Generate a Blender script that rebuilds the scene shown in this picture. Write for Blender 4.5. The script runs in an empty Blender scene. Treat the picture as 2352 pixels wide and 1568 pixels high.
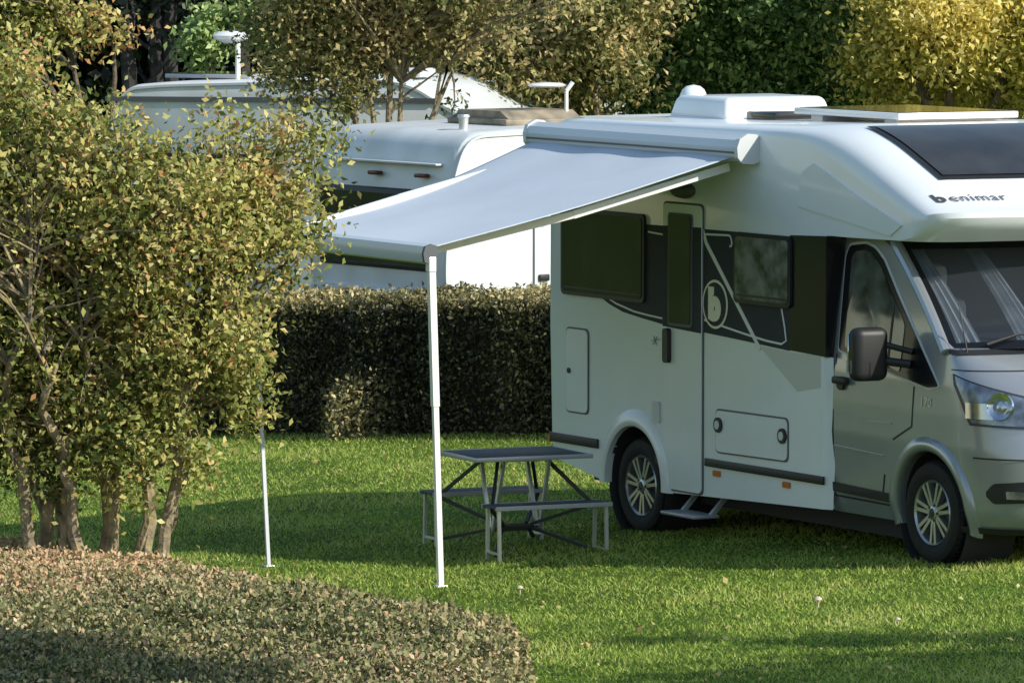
import bpy, bmesh, math, random
import numpy as np
from mathutils import Vector, Matrix
random.seed(7); rng=np.random.default_rng(11)
scene=bpy.context.scene
COL=scene.collection
# ------------------------------------------------------------ helpers
def link(o,parent=None):
    COL.objects.link(o)
    if parent is not None: o.parent=parent
    return o
def empty(name,loc,rotz=0,label=None,cat=None,group=None,kind=None,rot=None):
    o=bpy.data.objects.new(name,None); o.empty_display_size=.3
    o.location=loc; o.rotation_euler=rot if rot else (0,0,rotz)
    tag(o,label,cat,group,kind); return link(o)
def tag(o,label=None,cat=None,group=None,kind=None):
    if label: o["label"]=label
    if cat: o["category"]=cat
    if group: o["group"]=group
    if kind: o["kind"]=kind
    return o
class MB:
    def __init__(s): s.v=[];s.f=[];s.m=[]
    def add(s,v,f,m=0):
        b=len(s.v); s.v+= [tuple(p) for p in v]; s.f+=[tuple(b+i for i in q) for q in f]; s.m+=[m]*len(f); return s
    def box(s,a,b,m=0,bev=0,seg=2,fn=None):
        bm=bmesh.new(); bmesh.ops.create_cube(bm,size=1)
        for v in bm.verts:
            v.co=Vector([(a[i]+b[i])/2+v.co[i]*(b[i]-a[i]) for i in range(3)])
        if bev: bmesh.ops.bevel(bm,geom=bm.edges[:],offset=bev,segments=seg,profile=.5,affect='EDGES')
        bm.verts.index_update()
        vs=[v.co.copy() for v in bm.verts]; fs=[[v.index for v in f.verts] for f in bm.faces]; bm.free()
        if fn: vs=[fn(p) for p in vs]
        return s.add(vs,fs,m)
    def beam(s,p0,p1,w,h,m=0,up=(0,0,1)):
        p0=Vector(p0);p1=Vector(p1);d=(p1-p0).normalized();u=Vector(up)
        if abs(d.dot(u))>.98:u=Vector((1,0,0))
        x=d.cross(u).normalized();y=x.cross(d).normalized();vs=[]
        for p in(p0,p1):
            for a,b in((-1,-1),(1,-1),(1,1),(-1,1)): vs.append(p+x*a*w/2+y*b*h/2)
        return s.add(vs,[(3,2,1,0),(4,5,6,7),(0,1,5,4),(1,2,6,5),(2,3,7,6),(3,0,4,7)],m)
    def tube(s,pts,rad,n=8,m=0,caps=True):
        pts=[Vector(p) for p in pts]; vs=[];fs=[]
        if not hasattr(rad,'__len__'): rad=[rad]*len(pts)
        for i,p in enumerate(pts):
            d=(pts[min(i+1,len(pts)-1)]-pts[max(i-1,0)]).normalized()
            u=Vector((0,0,1)) if abs(d.z)<.95 else Vector((1,0,0))
            x=d.cross(u).normalized();y=x.cross(d)
            for k in range(n):
                a=2*math.pi*k/n; vs.append(p+(x*math.cos(a)+y*math.sin(a))*rad[i])
        for i in range(len(pts)-1):
            for k in range(n):
                fs.append((i*n+k,i*n+(k+1)%n,(i+1)*n+(k+1)%n,(i+1)*n+k))
        if caps: fs.append(tuple(range(n))[::-1]); fs.append(tuple((len(pts)-1)*n+k for k in range(n)))
        return s.add(vs,fs,m)
    def lathe(s,prof,fn,n=32,m=0):
        vs=[];fs=[];k=len(prof)
        for i in range(n):
            t=2*math.pi*i/n
            for r,a in prof: vs.append(fn(r*math.cos(t),r*math.sin(t),a))
        for i in range(n):
            j=(i+1)%n
            for q in range(k-1): fs.append((i*k+q,j*k+q,j*k+q+1,i*k+q+1))
        return s.add(vs,fs,m)
    def prism(s,poly,fn,t0,t1,m=0):
        n=len(poly); vs=[fn(a,b,t0) for a,b in poly]+[fn(a,b,t1) for a,b in poly]
        fs=[tuple(range(n)),tuple(range(n,2*n))[::-1]]+[(i,(i+1)%n,n+(i+1)%n,n+i) for i in range(n)]
        return s.add(vs,fs,m)
    def grid(s,fn,nu,nv,m=0):
        vs=[fn(i/nu,j/nv) for i in range(nu+1) for j in range(nv+1)]
        fs=[(i*(nv+1)+j,(i+1)*(nv+1)+j,(i+1)*(nv+1)+j+1,i*(nv+1)+j+1) for i in range(nu) for j in range(nv)]
        return s.add(vs,fs,m)
    def build(s,name,mats,parent=None,smooth=True,ang=35,fix=True,loc=None):
        me=bpy.data.meshes.new(name); me.from_pydata([tuple(p) for p in s.v],[],s.f)
        if not isinstance(mats,(list,tuple)): mats=[mats]
        for m in mats: me.materials.append(m)
        me.polygons.foreach_set('material_index',s.m)
        if fix:
            bm=bmesh.new();bm.from_mesh(me);bmesh.ops.recalc_face_normals(bm,faces=bm.faces);bm.to_mesh(me);bm.free()
        if smooth:
            me.shade_smooth(); me.set_sharp_from_angle(angle=math.radians(ang))
        me.update()
        o=bpy.data.objects.new(name,me)
        if loc: o.location=loc
        return link(o,parent)
def rpoly(pts,r,n=5):
    out=[];N=len(pts)
    for i in range(N):
        p=Vector(pts[i]);a=(Vector(pts[i-1])-p);b=(Vector(pts[(i+1)%N])-p)
        rr=min(r,a.length*.45,b.length*.45)
        p0=p+a.normalized()*rr;p1=p+b.normalized()*rr
        for k in range(n+1):
            t=k/n; q=p0*(1-t)**2+p*2*t*(1-t)+p1*t*t; out.append((q.x,q.y))
    return out
def rect(a,b,c,d,r,n=5): return rpoly([(a,c),(b,c),(b,d),(a,d)],r,n)
def strip(pts,w):
    pts=[Vector(p) for p in pts];L=[];R=[]
    for i,p in enumerate(pts):
        d=(pts[min(i+1,len(pts)-1)]-pts[max(0,i-1)]).normalized();nn=Vector((-d.y,d.x))
        L.append(tuple(p+nn*w/2));R.append(tuple(p-nn*w/2))
    return L+R[::-1]
# ------------------------------------------------------------ materials
def M(name,col,rough=.5,metal=0,spec=.5,var=0,scale=4,col2=None,bump=0,bscale=60,coat=0,detail=4):
    m=bpy.data.materials.new(name);m.use_nodes=True;nt=m.node_tree;b=nt.nodes['Principled BSDF']
    b.inputs['Base Color'].default_value=(*col,1);b.inputs['Roughness'].default_value=rough
    b.inputs['Metallic'].default_value=metal;b.inputs['Specular IOR Level'].default_value=spec
    b.inputs['Coat Weight'].default_value=coat;b.inputs['Coat Roughness'].default_value=.08
    tc=nt.nodes.new('ShaderNodeTexCoord')
    if var or col2:
        n=nt.nodes.new('ShaderNodeTexNoise');n.inputs['Scale'].default_value=scale;n.inputs['Detail'].default_value=detail
        nt.links.new(tc.outputs['Object'],n.inputs['Vector'])
        r=nt.nodes.new('ShaderNodeValToRGB');r.color_ramp.elements[0].position=.35;r.color_ramp.elements[1].position=.65
        c2=col2 or tuple(c*(1-var) for c in col)
        r.color_ramp.elements[0].color=(*c2,1);r.color_ramp.elements[1].color=(*col,1)
        nt.links.new(n.outputs['Fac'],r.inputs['Fac']);nt.links.new(r.outputs['Color'],b.inputs['Base Color'])
    if bump:
        n2=nt.nodes.new('ShaderNodeTexNoise');n2.inputs['Scale'].default_value=bscale
        nt.links.new(tc.outputs['Object'],n2.inputs['Vector'])
        bp=nt.nodes.new('ShaderNodeBump');bp.inputs['Strength'].default_value=bump;bp.inputs['Distance'].default_value=.02
        nt.links.new(n2.outputs['Fac'],bp.inputs['Height']);nt.links.new(bp.outputs['Normal'],b.inputs['Normal'])
    return m
def leafmat(name,stops,trans=.3,rough=.45,spec=.35):
    m=bpy.data.materials.new(name);m.use_nodes=True;nt=m.node_tree;b=nt.nodes['Principled BSDF']
    out=nt.nodes['Material Output']
    at=nt.nodes.new('ShaderNodeAttribute');at.attribute_name='tint'
    r=nt.nodes.new('ShaderNodeValToRGB');cr=r.color_ramp
    cr.elements[0].position=stops[0][0];cr.elements[0].color=(*stops[0][1],1)
    cr.elements[1].position=stops[-1][0];cr.elements[1].color=(*stops[-1][1],1)
    for p,c in stops[1:-1]:
        e=cr.elements.new(p);e.color=(*c,1)
    nt.links.new(at.outputs['Fac'],r.inputs['Fac']);nt.links.new(r.outputs['Color'],b.inputs['Base Color'])
    b.inputs['Roughness'].default_value=rough;b.inputs['Specular IOR Level'].default_value=spec
    tr=nt.nodes.new('ShaderNodeBsdfTranslucent');nt.links.new(r.outputs['Color'],tr.inputs['Color'])
    mx=nt.nodes.new('ShaderNodeMixShader');mx.inputs[0].default_value=trans
    nt.links.new(b.outputs[0],mx.inputs[1]);nt.links.new(tr.outputs[0],mx.inputs[2]);nt.links.new(mx.outputs[0],out.inputs[0])
    return m
WHITE=M('white_paint',(.80,.845,.88),.28,coat=.4,var=.05,scale=2)
GREYPL=M('pale_plastic',(.62,.65,.67),.45,var=.08)
BAND=M('dark_band_vinyl',(.050,.056,.064),.65,spec=.12,var=.1)
BLACK=M('black_gloss',(.008,.009,.012),.22,spec=.35,coat=.1)
BLKPL=M('black_plastic',(.018,.019,.021),.5,var=.2)
SEAM=M('seam_rubber',(.10,.11,.12),.6)  # dark grey rubber of joints and caps
BEIGE=M('beige_vinyl',(.58,.60,.58),.4,coat=.2)
CREAM=M('cream_vinyl',(.80,.79,.68),.4)
SILVER=M('silver_paint',(.34,.37,.41),.28,metal=.45,coat=.8,var=.05,scale=3)
ALU=M('aluminium',(.72,.73,.75),.35,metal=.7,var=.15)
ALUW=M('anodised_white_metal',(.88,.88,.88),.25,metal=.12,coat=.4)
ALUG=M('anodised_grey_metal',(.42,.44,.47),.4,metal=.4)
RUBBER=M('tyre_rubber',(.012,.012,.013),.8,var=.3,scale=20,bump=.3)
RIMM=M('alloy_rim',(.45,.46,.48),.3,metal=.8)
RIMD=M('rim_dark',(.02,.02,.022),.5)
GLASS=M('tinted_acrylic',(.018,.018,.018),.07,spec=.5,var=.5,scale=3,col2=(.04,.038,.036))
GLASSC=M('curtained_acrylic',(.22,.22,.22),.12,spec=.5,scale=7,col2=(.03,.03,.03))
ORANGE=M('orange_lens',(.55,.16,.03),.25)
RED=M('red_lens',(.08,.012,.012),.3)
CHROME=M('chrome',(.8,.82,.85),.12,metal=1)
def glassy(name,tint,mixf,base=(.02,.022,.025)):
    m=bpy.data.materials.new(name);m.use_nodes=True;nt=m.node_tree;out=nt.nodes['Material Output']
    b=nt.nodes['Principled BSDF'];b.inputs['Base Color'].default_value=(*base,1);b.inputs['Roughness'].default_value=.05
    b.inputs['Specular IOR Level'].default_value=.8
    t=nt.nodes.new('ShaderNodeBsdfTransparent');t.inputs[0].default_value=(*tint,1)
    x=nt.nodes.new('ShaderNodeMixShader');x.inputs[0].default_value=mixf
    nt.links.new(b.outputs[0],x.inputs[1]);nt.links.new(t.outputs[0],x.inputs[2]);nt.links.new(x.outputs[0],out.inputs[0]);return m
WSCREEN=glassy('windscreen_glass',(.8,.85,.9),.68,(.06,.07,.085))
LENS=glassy('headlight_lens',(.95,.97,1),.8,(.16,.18,.21))
FABRIC=M('awning_fabric',(.54,.60,.68),.8,spec=.2,var=.07,scale=1.5,bump=.15,bscale=180)
CURT=M('curtain_cloth',(.46,.48,.50),.9,var=.25,scale=8)
DARKIN=M('dark_interior',(.03,.03,.035),.8)
GREYIN=M('grey_interior',(.14,.15,.17),.8)
# ------------------------------------------------------------ ground
GX0=.949
def gz(x): return .072*12*math.tanh((x-GX0)/12)
gzn=lambda x:.072*12*np.tanh((x-GX0)/12)
def ground_mat():
    m=bpy.data.materials.new('lawn_soil');m.use_nodes=True;nt=m.node_tree;b=nt.nodes['Principled BSDF']
    tc=nt.nodes.new('ShaderNodeTexCoord')
    def nz(s,d=5):
        n=nt.nodes.new('ShaderNodeTexNoise');n.inputs['Scale'].default_value=s;n.inputs['Detail'].default_value=d
        nt.links.new(tc.outputs['Object'],n.inputs['Vector']);return n
    a=nz(.7);c=nz(25)
    r=nt.nodes.new('ShaderNodeValToRGB');e=r.color_ramp.elements
    e[0].position=.3;e[0].color=(.08,.13,.022,1);e[1].position=.7;e[1].color=(.15,.24,.035,1)
    r2=nt.nodes.new('ShaderNodeValToRGB');e=r2.color_ramp.elements
    e[0].position=.35;e[0].color=(.35,.35,.3,1);e[1].position=.65;e[1].color=(1,1,1,1)
    mx=nt.nodes.new('ShaderNodeMixRGB');mx.blend_type='MULTIPLY';mx.inputs[0].default_value=1
    nt.links.new(a.outputs[0],r.inputs[0]);nt.links.new(c.outputs[0],r2.inputs[0])
    nt.links.new(r.outputs[0],mx.inputs[1]);nt.links.new(r2.outputs[0],mx.inputs[2]);nt.links.new(mx.outputs[0],b.inputs['Base Color'])
    b.inputs['Roughness'].default_value=.9;b.inputs['Specular IOR Level'].default_value=.1
    bp=nt.nodes.new('ShaderNodeBump');bp.inputs['Distance'].default_value=.04;bp.inputs['Strength'].default_value=.8
    nt.links.new(c.outputs[0],bp.inputs['Height']);nt.links.new(bp.outputs[0],b.inputs['Normal']);return m
g=MB()
xs=[-900,-300,-100,-60]+list(np.arange(-40,41,1.0))+[60,100,300,900]
ys=[-300,-50,0]+list(range(10,110,10))+[150,300,1200]
vs=[(x,y,gz(x)) for x in xs for y in ys];ny=len(ys)
g.add(vs,[(i*ny+j,(i+1)*ny+j,(i+1)*ny+j+1,i*ny+j+1) for i in range(len(xs)-1) for j in range(ny-1)])
gr=g.build('ground',ground_mat());tag(gr,'mown green lawn sloping gently across the pitch','lawn',kind='structure')
sun_az=Vector((.86,-.51,0)).normalized();EL=math.radians(33)
S=Vector((sun_az.x*math.cos(EL),sun_az.y*math.cos(EL),math.sin(EL)));SN=np.array(S)
# ------------------------------------------------------------ foliage
def cards(name,C,L,W,tint,mat,parent,down=.25,up=None,fold=.25,origin=(0,0,0)):
    N=len(C);d=rng.normal(size=(N,3));d[:,2]-=down
    d/=np.linalg.norm(d,axis=1)[:,None]
    n=rng.normal(size=(N,3))
    if up is not None: n=n*.6+up
    s=np.cross(d,n);s/=np.linalg.norm(s,axis=1)[:,None]+1e-9;n=np.cross(s,d)
    L=np.asarray(L)[:,None]*np.ones((N,1));W=np.asarray(W)[:,None]*np.ones((N,1))
    C=C-np.array(origin)
    V=np.empty((N,4,3));V[:,0]=C;V[:,1]=C+d*L*.45+s*W*.5+n*W*fold;V[:,2]=C+d*L;V[:,3]=C+d*L*.45-s*W*.5+n*W*fold
    me=bpy.data.meshes.new(name);me.vertices.add(4*N);me.vertices.foreach_set('co',V.reshape(-1))
    me.loops.add(4*N);me.loops.foreach_set('vertex_index',np.arange(4*N,dtype=np.int32))
    me.polygons.add(N);me.polygons.foreach_set('loop_start',np.arange(0,4*N,4,dtype=np.int32))
    me.update(calc_edges=True)
    a=me.attributes.new('tint','FLOAT','POINT');a.data.foreach_set('value',np.repeat(np.clip(tint,0,1),4).astype(np.float32))
    me.materials.append(mat);o=bpy.data.objects.new(name,me);return link(o,parent)
def clumps(lobes,nc,per,spread,shell=.5,tvar=.14,tn=.12):
    lobes=np.array(lobes,float);w=lobes[:,3]**2.2;w/=w.sum()
    idx=rng.choice(len(lobes),nc,p=w);d=rng.normal(size=(nc,3));d/=np.linalg.norm(d,axis=1)[:,None]
    r=lobes[idx,3]*(shell+(1-shell)*rng.random(nc)**.6)
    cc=lobes[idx,:3]+d*r[:,None]*np.array([1,1,.9])
    base=lobes[idx,4] if lobes.shape[1]>4 else np.full(nc,.5)
    base=base+rng.normal(size=nc)*tvar
    C=np.repeat(cc,per,0)+rng.normal(size=(nc*per,3))*spread*np.repeat(.6+.8*rng.random(nc),per)[:,None]
    T=np.repeat(base,per)+rng.normal(size=nc*per)*tn
    return cc,C,T
BARK=M('bark',(.19,.145,.10),.9,col2=(.08,.06,.045),scale=14,bump=.8,bscale=30)
BARKL=M('pale_bark',(.36,.29,.17),.85,col2=(.16,.13,.09),scale=14,bump=.6,bscale=30)
def woody(mb,stems,targets,r0,rt=.006,base=None,bend=.25,wob=.45):
    joints=[]
    for st in stems:
        P=[Vector(p) for p in st];n=len(P);fine=[];rad=[]
        for i in range(n-1):
            for k in range(4):
                t=k/4;fine.append(P[i].lerp(P[i+1],t)+Vector((random.uniform(-1,1),random.uniform(-1,1),0))*r0*wob*(i+k>0));rad.append(r0*(1-.75*(i+t)/(n-1)))
        fine.append(P[-1]);rad.append(r0*.25)
        rad[0]*=1.35
        mb.tube(fine,rad,8);joints+=fine[len(fine)//3:]
    for t in targets:
        t=Vector(t);j=min(random.sample(joints,min(len(joints),10)),key=lambda q:(q-t).length)
        mid=j.lerp(t,.5)+Vector((random.uniform(-1,1),random.uniform(-1,1),random.uniform(0,1)))*bend*(t-j).length*.5
        q1=j.lerp(mid,.5)+Vector((0,0,.04));l=(t-j).length
        mb.tube([j,q1,mid,mid.lerp(t,.6),t],[rt*(2+l),rt*(1.6+.6*l),rt*1.4,rt,rt*.5],5,caps=False)
def tree(name,base,stems,lobes,nc,per,spread,L,W,mat,label,cat='tree',r0=.08,rt=.006,twigs=90,bark=BARK,shell=.5,group=None,tvar=.14,tn=.12,down=.25,wob=.45,over=1.0):
    e=empty(name,base,label=label,cat=cat,group=group)
    cc,C,T=clumps(lobes,nc,per,spread,shell,tvar,tn)
    k=C[:,2]>gzn(C[:,0])+.25;C=C[k];T=T[k]
    mb=MB();tg=[cc[i] for i in rng.choice(len(cc),min(twigs,len(cc)),replace=False)]
    if over>1:
        lm=np.array(lobes)[:,:3].mean(0);tg=[Vector(lm)+(Vector(t)-Vector(lm))*(over if random.random()<.35 else 1) for t in tg]
    woody(mb,stems,tg,r0,rt,wob=wob)
    mb.v=[(x-base[0],y-base[1],z-base[2]) for x,y,z in mb.v]
    mb.build('trunk',bark,e,fix=False)
    n=len(C);sz=L*(.6+.65*rng.random(n))
    cards('crown',C,sz,sz*W/L,T,mat,e,down,up=SN*.7,origin=base)
    return e
F=14070.
def at(px,py,Y): return ((px-1176)/F*Y,Y,4.45-(py+247)*Y/F)
def lobe(px,py,rp,Y,t=.5,dy=0):
    x,y,z=at(px,py,Y);return (x,y+dy,z,rp*Y/F,t)
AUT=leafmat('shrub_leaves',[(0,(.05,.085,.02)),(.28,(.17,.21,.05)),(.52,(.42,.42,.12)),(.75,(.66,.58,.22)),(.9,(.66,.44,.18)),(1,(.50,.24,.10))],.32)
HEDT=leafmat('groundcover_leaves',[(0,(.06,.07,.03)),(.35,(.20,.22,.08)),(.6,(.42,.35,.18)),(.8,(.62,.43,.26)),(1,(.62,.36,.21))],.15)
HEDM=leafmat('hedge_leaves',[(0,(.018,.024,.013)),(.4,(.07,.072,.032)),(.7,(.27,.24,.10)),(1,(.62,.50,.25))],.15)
OLV=leafmat('olive_leaves',[(0,(.07,.09,.03)),(.35,(.24,.26,.09)),(.65,(.54,.48,.20)),(1,(.70,.52,.26))],.38)
DGR=leafmat('green_leaves',[(0,(.02,.055,.018)),(.4,(.09,.18,.055)),(.75,(.30,.42,.15)),(1,(.46,.58,.22))],.3)
YEL=leafmat('yellow_leaves',[(0,(.22,.25,.05)),(.3,(.52,.48,.11)),(.6,(.84,.70,.19)),(1,(.92,.80,.34))],.42)
DRK=leafmat('shade_dark_leaves',[(0,(.003,.007,.004)),(.6,(.012,.024,.010)),(1,(.035,.06,.022))],.1)  # near-black leaf colour holds the painted shade of the far woods
Y0=38.0
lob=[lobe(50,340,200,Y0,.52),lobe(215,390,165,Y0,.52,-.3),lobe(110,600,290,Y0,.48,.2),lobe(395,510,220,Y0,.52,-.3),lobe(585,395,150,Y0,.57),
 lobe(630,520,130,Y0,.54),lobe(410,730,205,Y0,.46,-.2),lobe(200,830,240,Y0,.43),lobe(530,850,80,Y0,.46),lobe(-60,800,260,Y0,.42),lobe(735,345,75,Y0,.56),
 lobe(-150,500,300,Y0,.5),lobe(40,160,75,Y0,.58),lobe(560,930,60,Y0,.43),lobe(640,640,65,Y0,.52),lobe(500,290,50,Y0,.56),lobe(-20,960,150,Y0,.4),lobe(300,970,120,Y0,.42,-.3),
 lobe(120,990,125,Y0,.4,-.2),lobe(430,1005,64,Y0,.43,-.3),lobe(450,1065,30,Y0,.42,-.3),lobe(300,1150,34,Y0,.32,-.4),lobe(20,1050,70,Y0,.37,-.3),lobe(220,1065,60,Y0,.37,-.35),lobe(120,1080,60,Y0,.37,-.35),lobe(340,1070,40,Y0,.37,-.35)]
stems=[]
for px,py,tx,ty in [(20,1235,-60,700),(60,1245,90,520),(88,1250,20,620),(150,1250,170,560),(178,1250,230,520),(244,1262,230,600),(255,1262,330,560),(290,1262,380,450),(330,1262,460,600),(345,1250,560,640),(110,1240,60,760),(300,1255,480,820),(70,1240,150,700),(200,1255,120,650)]:
    b=at(px,py,Y0);b=(b[0],Y0+random.uniform(-.35,.35),gz(b[0])-.05)
    t=at(tx,ty,Y0);m=at(px*.72+tx*.28+random.uniform(-60,60),1110,Y0);m2_=at(px*.45+tx*.55+random.uniform(-60,60),930,Y0)
    stems.append([b,(m[0],b[1],m[2]),(m2_[0],b[1]+random.uniform(-.2,.2),m2_[2]),(t[0]*.7+m2_[0]*.3,b[1]+random.uniform(-.3,.3),(t[2]+m2_[2])/2),(t[0],Y0+random.uniform(-.5,.5),t[2])])
bx=at(210,1250,Y0)[0]
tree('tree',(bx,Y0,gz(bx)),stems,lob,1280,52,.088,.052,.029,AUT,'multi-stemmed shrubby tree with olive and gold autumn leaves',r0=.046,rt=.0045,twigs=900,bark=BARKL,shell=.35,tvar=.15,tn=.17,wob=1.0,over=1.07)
# low clipped hedge bed in front
poly=[(.06,28.5),(.05,31.6),(.02,32.9),(-.30,33.75),(-.70,34.4),(-1.10,35.2),(-1.45,36.1),(-2.05,37.4),(-3.0,38.6),(-5.2,39.2),(-5.2,28.5)]
def inpoly(x,y,P):
    c=np.zeros(len(x),bool);n=len(P)
    for i in range(n):
        x1,y1=P[i];x2,y2=P[i-1]
        c^=((y1>y)!=(y2>y))&(x<(x2-x1)*(y-y1)/(y2-y1+1e-12)+x1)
    return c
def edgedist(x,y,P):
    d=np.full(len(x),9.)
    for i in range(len(P)):
        a=np.array(P[i-1]);b=np.array(P[i]);ab=b-a;t=np.clip(((x-a[0])*ab[0]+(y-a[1])*ab[1])/(ab@ab),0,1)
        d=np.minimum(d,np.hypot(x-a[0]-t*ab[0],y-a[1]-t*ab[1]))
    return d
def lowtop(x,y):
    h=np.interp(y,[28,33,36,38,39.5],[.60,.56,.42,.34,.24])
    return h+.03*np.sin(x*3.1+y*1.3)+.025*np.sin(y*4.3-x*2.2)+.02*np.sin(x*9+y*7)
def rimdrop(d): return .07*np.clip(1-d/.15,0,1)**2
he=empty('hedge',(-1.5,33,gz(-1.5)),label='low wide clipped hedge bed with small brownish green leaves',cat='hedge')
hb=(-1.5,33,gz(-1.5))
mb=MB();nx,nyy=60,90
X=np.linspace(-5.2,.06,nx);Yv=np.linspace(28.5,39.2,nyy);XX,YY=np.meshgrid(X,Yv,indexing='ij')
ins=inpoly(XX.ravel(),YY.ravel(),poly);dd=edgedist(XX.ravel(),YY.ravel(),poly);ok=(ins&(dd>.09)).reshape(nx,nyy)
ZZ=(lowtop(XX.ravel(),YY.ravel())-.07-rimdrop(dd)).reshape(nx,nyy)
top=lambda i,j:(XX[i,j]-hb[0],YY[i,j]-hb[1],ZZ[i,j]-hb[2])
cell=np.zeros((nx-1,nyy-1),bool)
for i in range(nx-1):
    for j in range(nyy-1):
        cell[i,j]=ok[i,j]and ok[i+1,j]and ok[i,j+1]and ok[i+1,j+1]
for i in range(nx-1):
    for j in range(nyy-1):
        if not cell[i,j]:continue
        mb.add([top(i,j),top(i+1,j),top(i+1,j+1),top(i,j+1)],[(0,1,2,3)])
        for (di,dj,a,b) in((-1,0,(i,j),(i,j+1)),(1,0,(i+1,j),(i+1,j+1)),(0,-1,(i,j),(i+1,j)),(0,1,(i,j+1),(i+1,j+1))):
            ii,jj=i+di,j+dj
            if ii<0 or jj<0 or ii>=nx-1 or jj>=nyy-1 or not cell[ii,jj]:
                A=top(*a);B=top(*b);mb.add([A,B,(B[0],B[1],-.1),(A[0],A[1],-.1)],[(0,1,2,3)])
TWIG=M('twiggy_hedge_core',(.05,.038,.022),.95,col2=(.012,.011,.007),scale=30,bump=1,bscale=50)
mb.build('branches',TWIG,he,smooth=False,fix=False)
n=290000;x=rng.uniform(-5.2,.08,n);y=rng.uniform(29,39.3,n);k=inpoly(x,y,poly)&(np.abs(x/y)<.092);x=x[k];y=y[k]
d=edgedist(x,y,poly);z=lowtop(x,y)-rimdrop(d)-.09*rng.random(len(x))**1.5+.015+.035*(rng.random(len(x))<.06)
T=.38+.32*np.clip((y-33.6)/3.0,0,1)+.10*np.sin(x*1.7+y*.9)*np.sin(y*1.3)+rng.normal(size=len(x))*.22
m_=36000;seg=rng.integers(1,10,m_);tt=rng.random(m_);P=np.array(poly)
ex=P[seg-1,0]*(1-tt)+P[seg,0]*tt;ey=P[seg-1,1]*(1-tt)+P[seg,1]*tt
ez=gzn(ex)+rng.random(m_)*(lowtop(ex,ey)-.08-gzn(ex));k=(np.abs(ex/ey)<.1)&(ey>29)
ex=ex[k]+rng.normal(size=k.sum())*.03;ey=ey[k]+rng.normal(size=k.sum())*.03;ez=ez[k]
C=np.vstack([np.c_[x,y,z],np.c_[ex,ey,ez]]);T=np.r_[T,.45+rng.normal(size=len(ex))*.18]
sz=.031*(.5+.85*rng.random(len(C)))
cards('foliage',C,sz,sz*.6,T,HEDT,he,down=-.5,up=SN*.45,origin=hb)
# middle hedge
A_=np.array([-5.2,55.2]);B_=np.array([2.4,49.0]);dr=(B_-A_)/np.linalg.norm(B_-A_);nr=np.array([-dr[1],dr[0]])
if nr[1]<0:nr=-nr
Lh=np.linalg.norm(B_-A_);hh=1.12
o=empty('hedge',(*((A_+B_)/2),gz(-1.4)),label='dark trimmed hedge with flat top and sunlit patch painted in lighter brown leaves',cat='hedge')
hb=((A_+B_)[0]/2,(A_+B_)[1]/2,gz(-1.4));mb=MB()
def hp(s,w,z):
    p=A_+dr*s+nr*w;return (p[0]-hb[0],p[1]-hb[1],gz(p[0])+z-hb[2])
ns=60
for w0,w1,z0,z1 in((.12,.12,-.1,hh-.08),(.12,.95,hh-.08,hh-.08),(.95,.95,hh-.08,-.1)):
    mb.grid(lambda u,v:hp(u*Lh,w0+(w1-w0)*v+.03*math.sin(u*90),z0+(z1-z0)*v),ns,3)
mb.build('branches',TWIG,o,smooth=False,fix=False)
n=95000;s=rng.random(n)*Lh;face=rng.random(n)
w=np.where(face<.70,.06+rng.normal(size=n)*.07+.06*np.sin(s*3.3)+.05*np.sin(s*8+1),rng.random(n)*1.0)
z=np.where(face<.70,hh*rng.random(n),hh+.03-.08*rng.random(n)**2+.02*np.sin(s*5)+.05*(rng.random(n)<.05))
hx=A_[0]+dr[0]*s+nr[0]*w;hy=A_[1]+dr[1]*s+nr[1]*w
sun_patch=np.exp(-((hx+1.24)/.30)**2)*np.clip((.66-z)/.3,0,1)*(face<.70)  # area where a sunlit spot is painted on the shaded hedge front
w2=-.42*sun_patch*rng.random(n)
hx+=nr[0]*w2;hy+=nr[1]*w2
T=np.where(face<.70,.30+.22*np.clip((z-1.0)/.15,0,1),.68)+rng.normal(size=n)*.19+.6*sun_patch+.12*np.sin(s*2.1)  # lighter tint paints sunlight onto the hedge top and the front spot
sz=.044*(.55+.8*rng.random(n))
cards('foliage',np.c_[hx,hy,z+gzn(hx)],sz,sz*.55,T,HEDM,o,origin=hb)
# background trees
def px_tree(name,px,Yt,lobes,nc,per,spread,L,mat,label,stem_to,r0=.1,twigs=80,bark=BARK,shell=.4,tvar=.18,tn=.16):
    x=(px-1176)/F*Yt;b=(x,Yt,gz(x))
    st=[]
    for tx,ty in stem_to:
        t=at(tx,ty,Yt);st.append([(x,Yt,b[2]-.1),(x*.8+t[0]*.2,Yt,b[2]+(t[2]-b[2])*.45),t])
    return tree(name,b,st,[lobe(*l[:3],Yt,l[3] if len(l)>3 else .5,(l[4] if len(l)>4 else random.uniform(-.9,.9))) for l in lobes],nc,per,spread,L,L*.55,mat,label,r0=r0,twigs=twigs,bark=bark,shell=shell,tvar=tvar,tn=tn,rt=.007)
px_tree('tree',890,59,[(670,70,80,.6,0),(750,110,90,.6,0),(690,0,100,.55,0),(850,20,130,.62,0),(930,70,80,.65,0),(1040,30,120,.62,0),(1120,90,50,.5,0),(1000,-110,230,.5,0),(1250,-120,200,.5,0),(740,-100,180,.5,0),(700,200,55,.5,0),(770,225,45,.45,0),(1030,235,32,.35,0),(850,150,70,.55,0),(640,160,50,.55,0),(720,160,60,.55,0),(600,80,60,.55,0),(820,210,40,.5,0)],
 500,56,.105,.068,OLV,'autumn tree with thin olive brown leaves between the caravans',[(760,60),(930,80),(1060,30),(830,40),(900,-150)],r0=.06,twigs=420,bark=BARKL)
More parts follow.
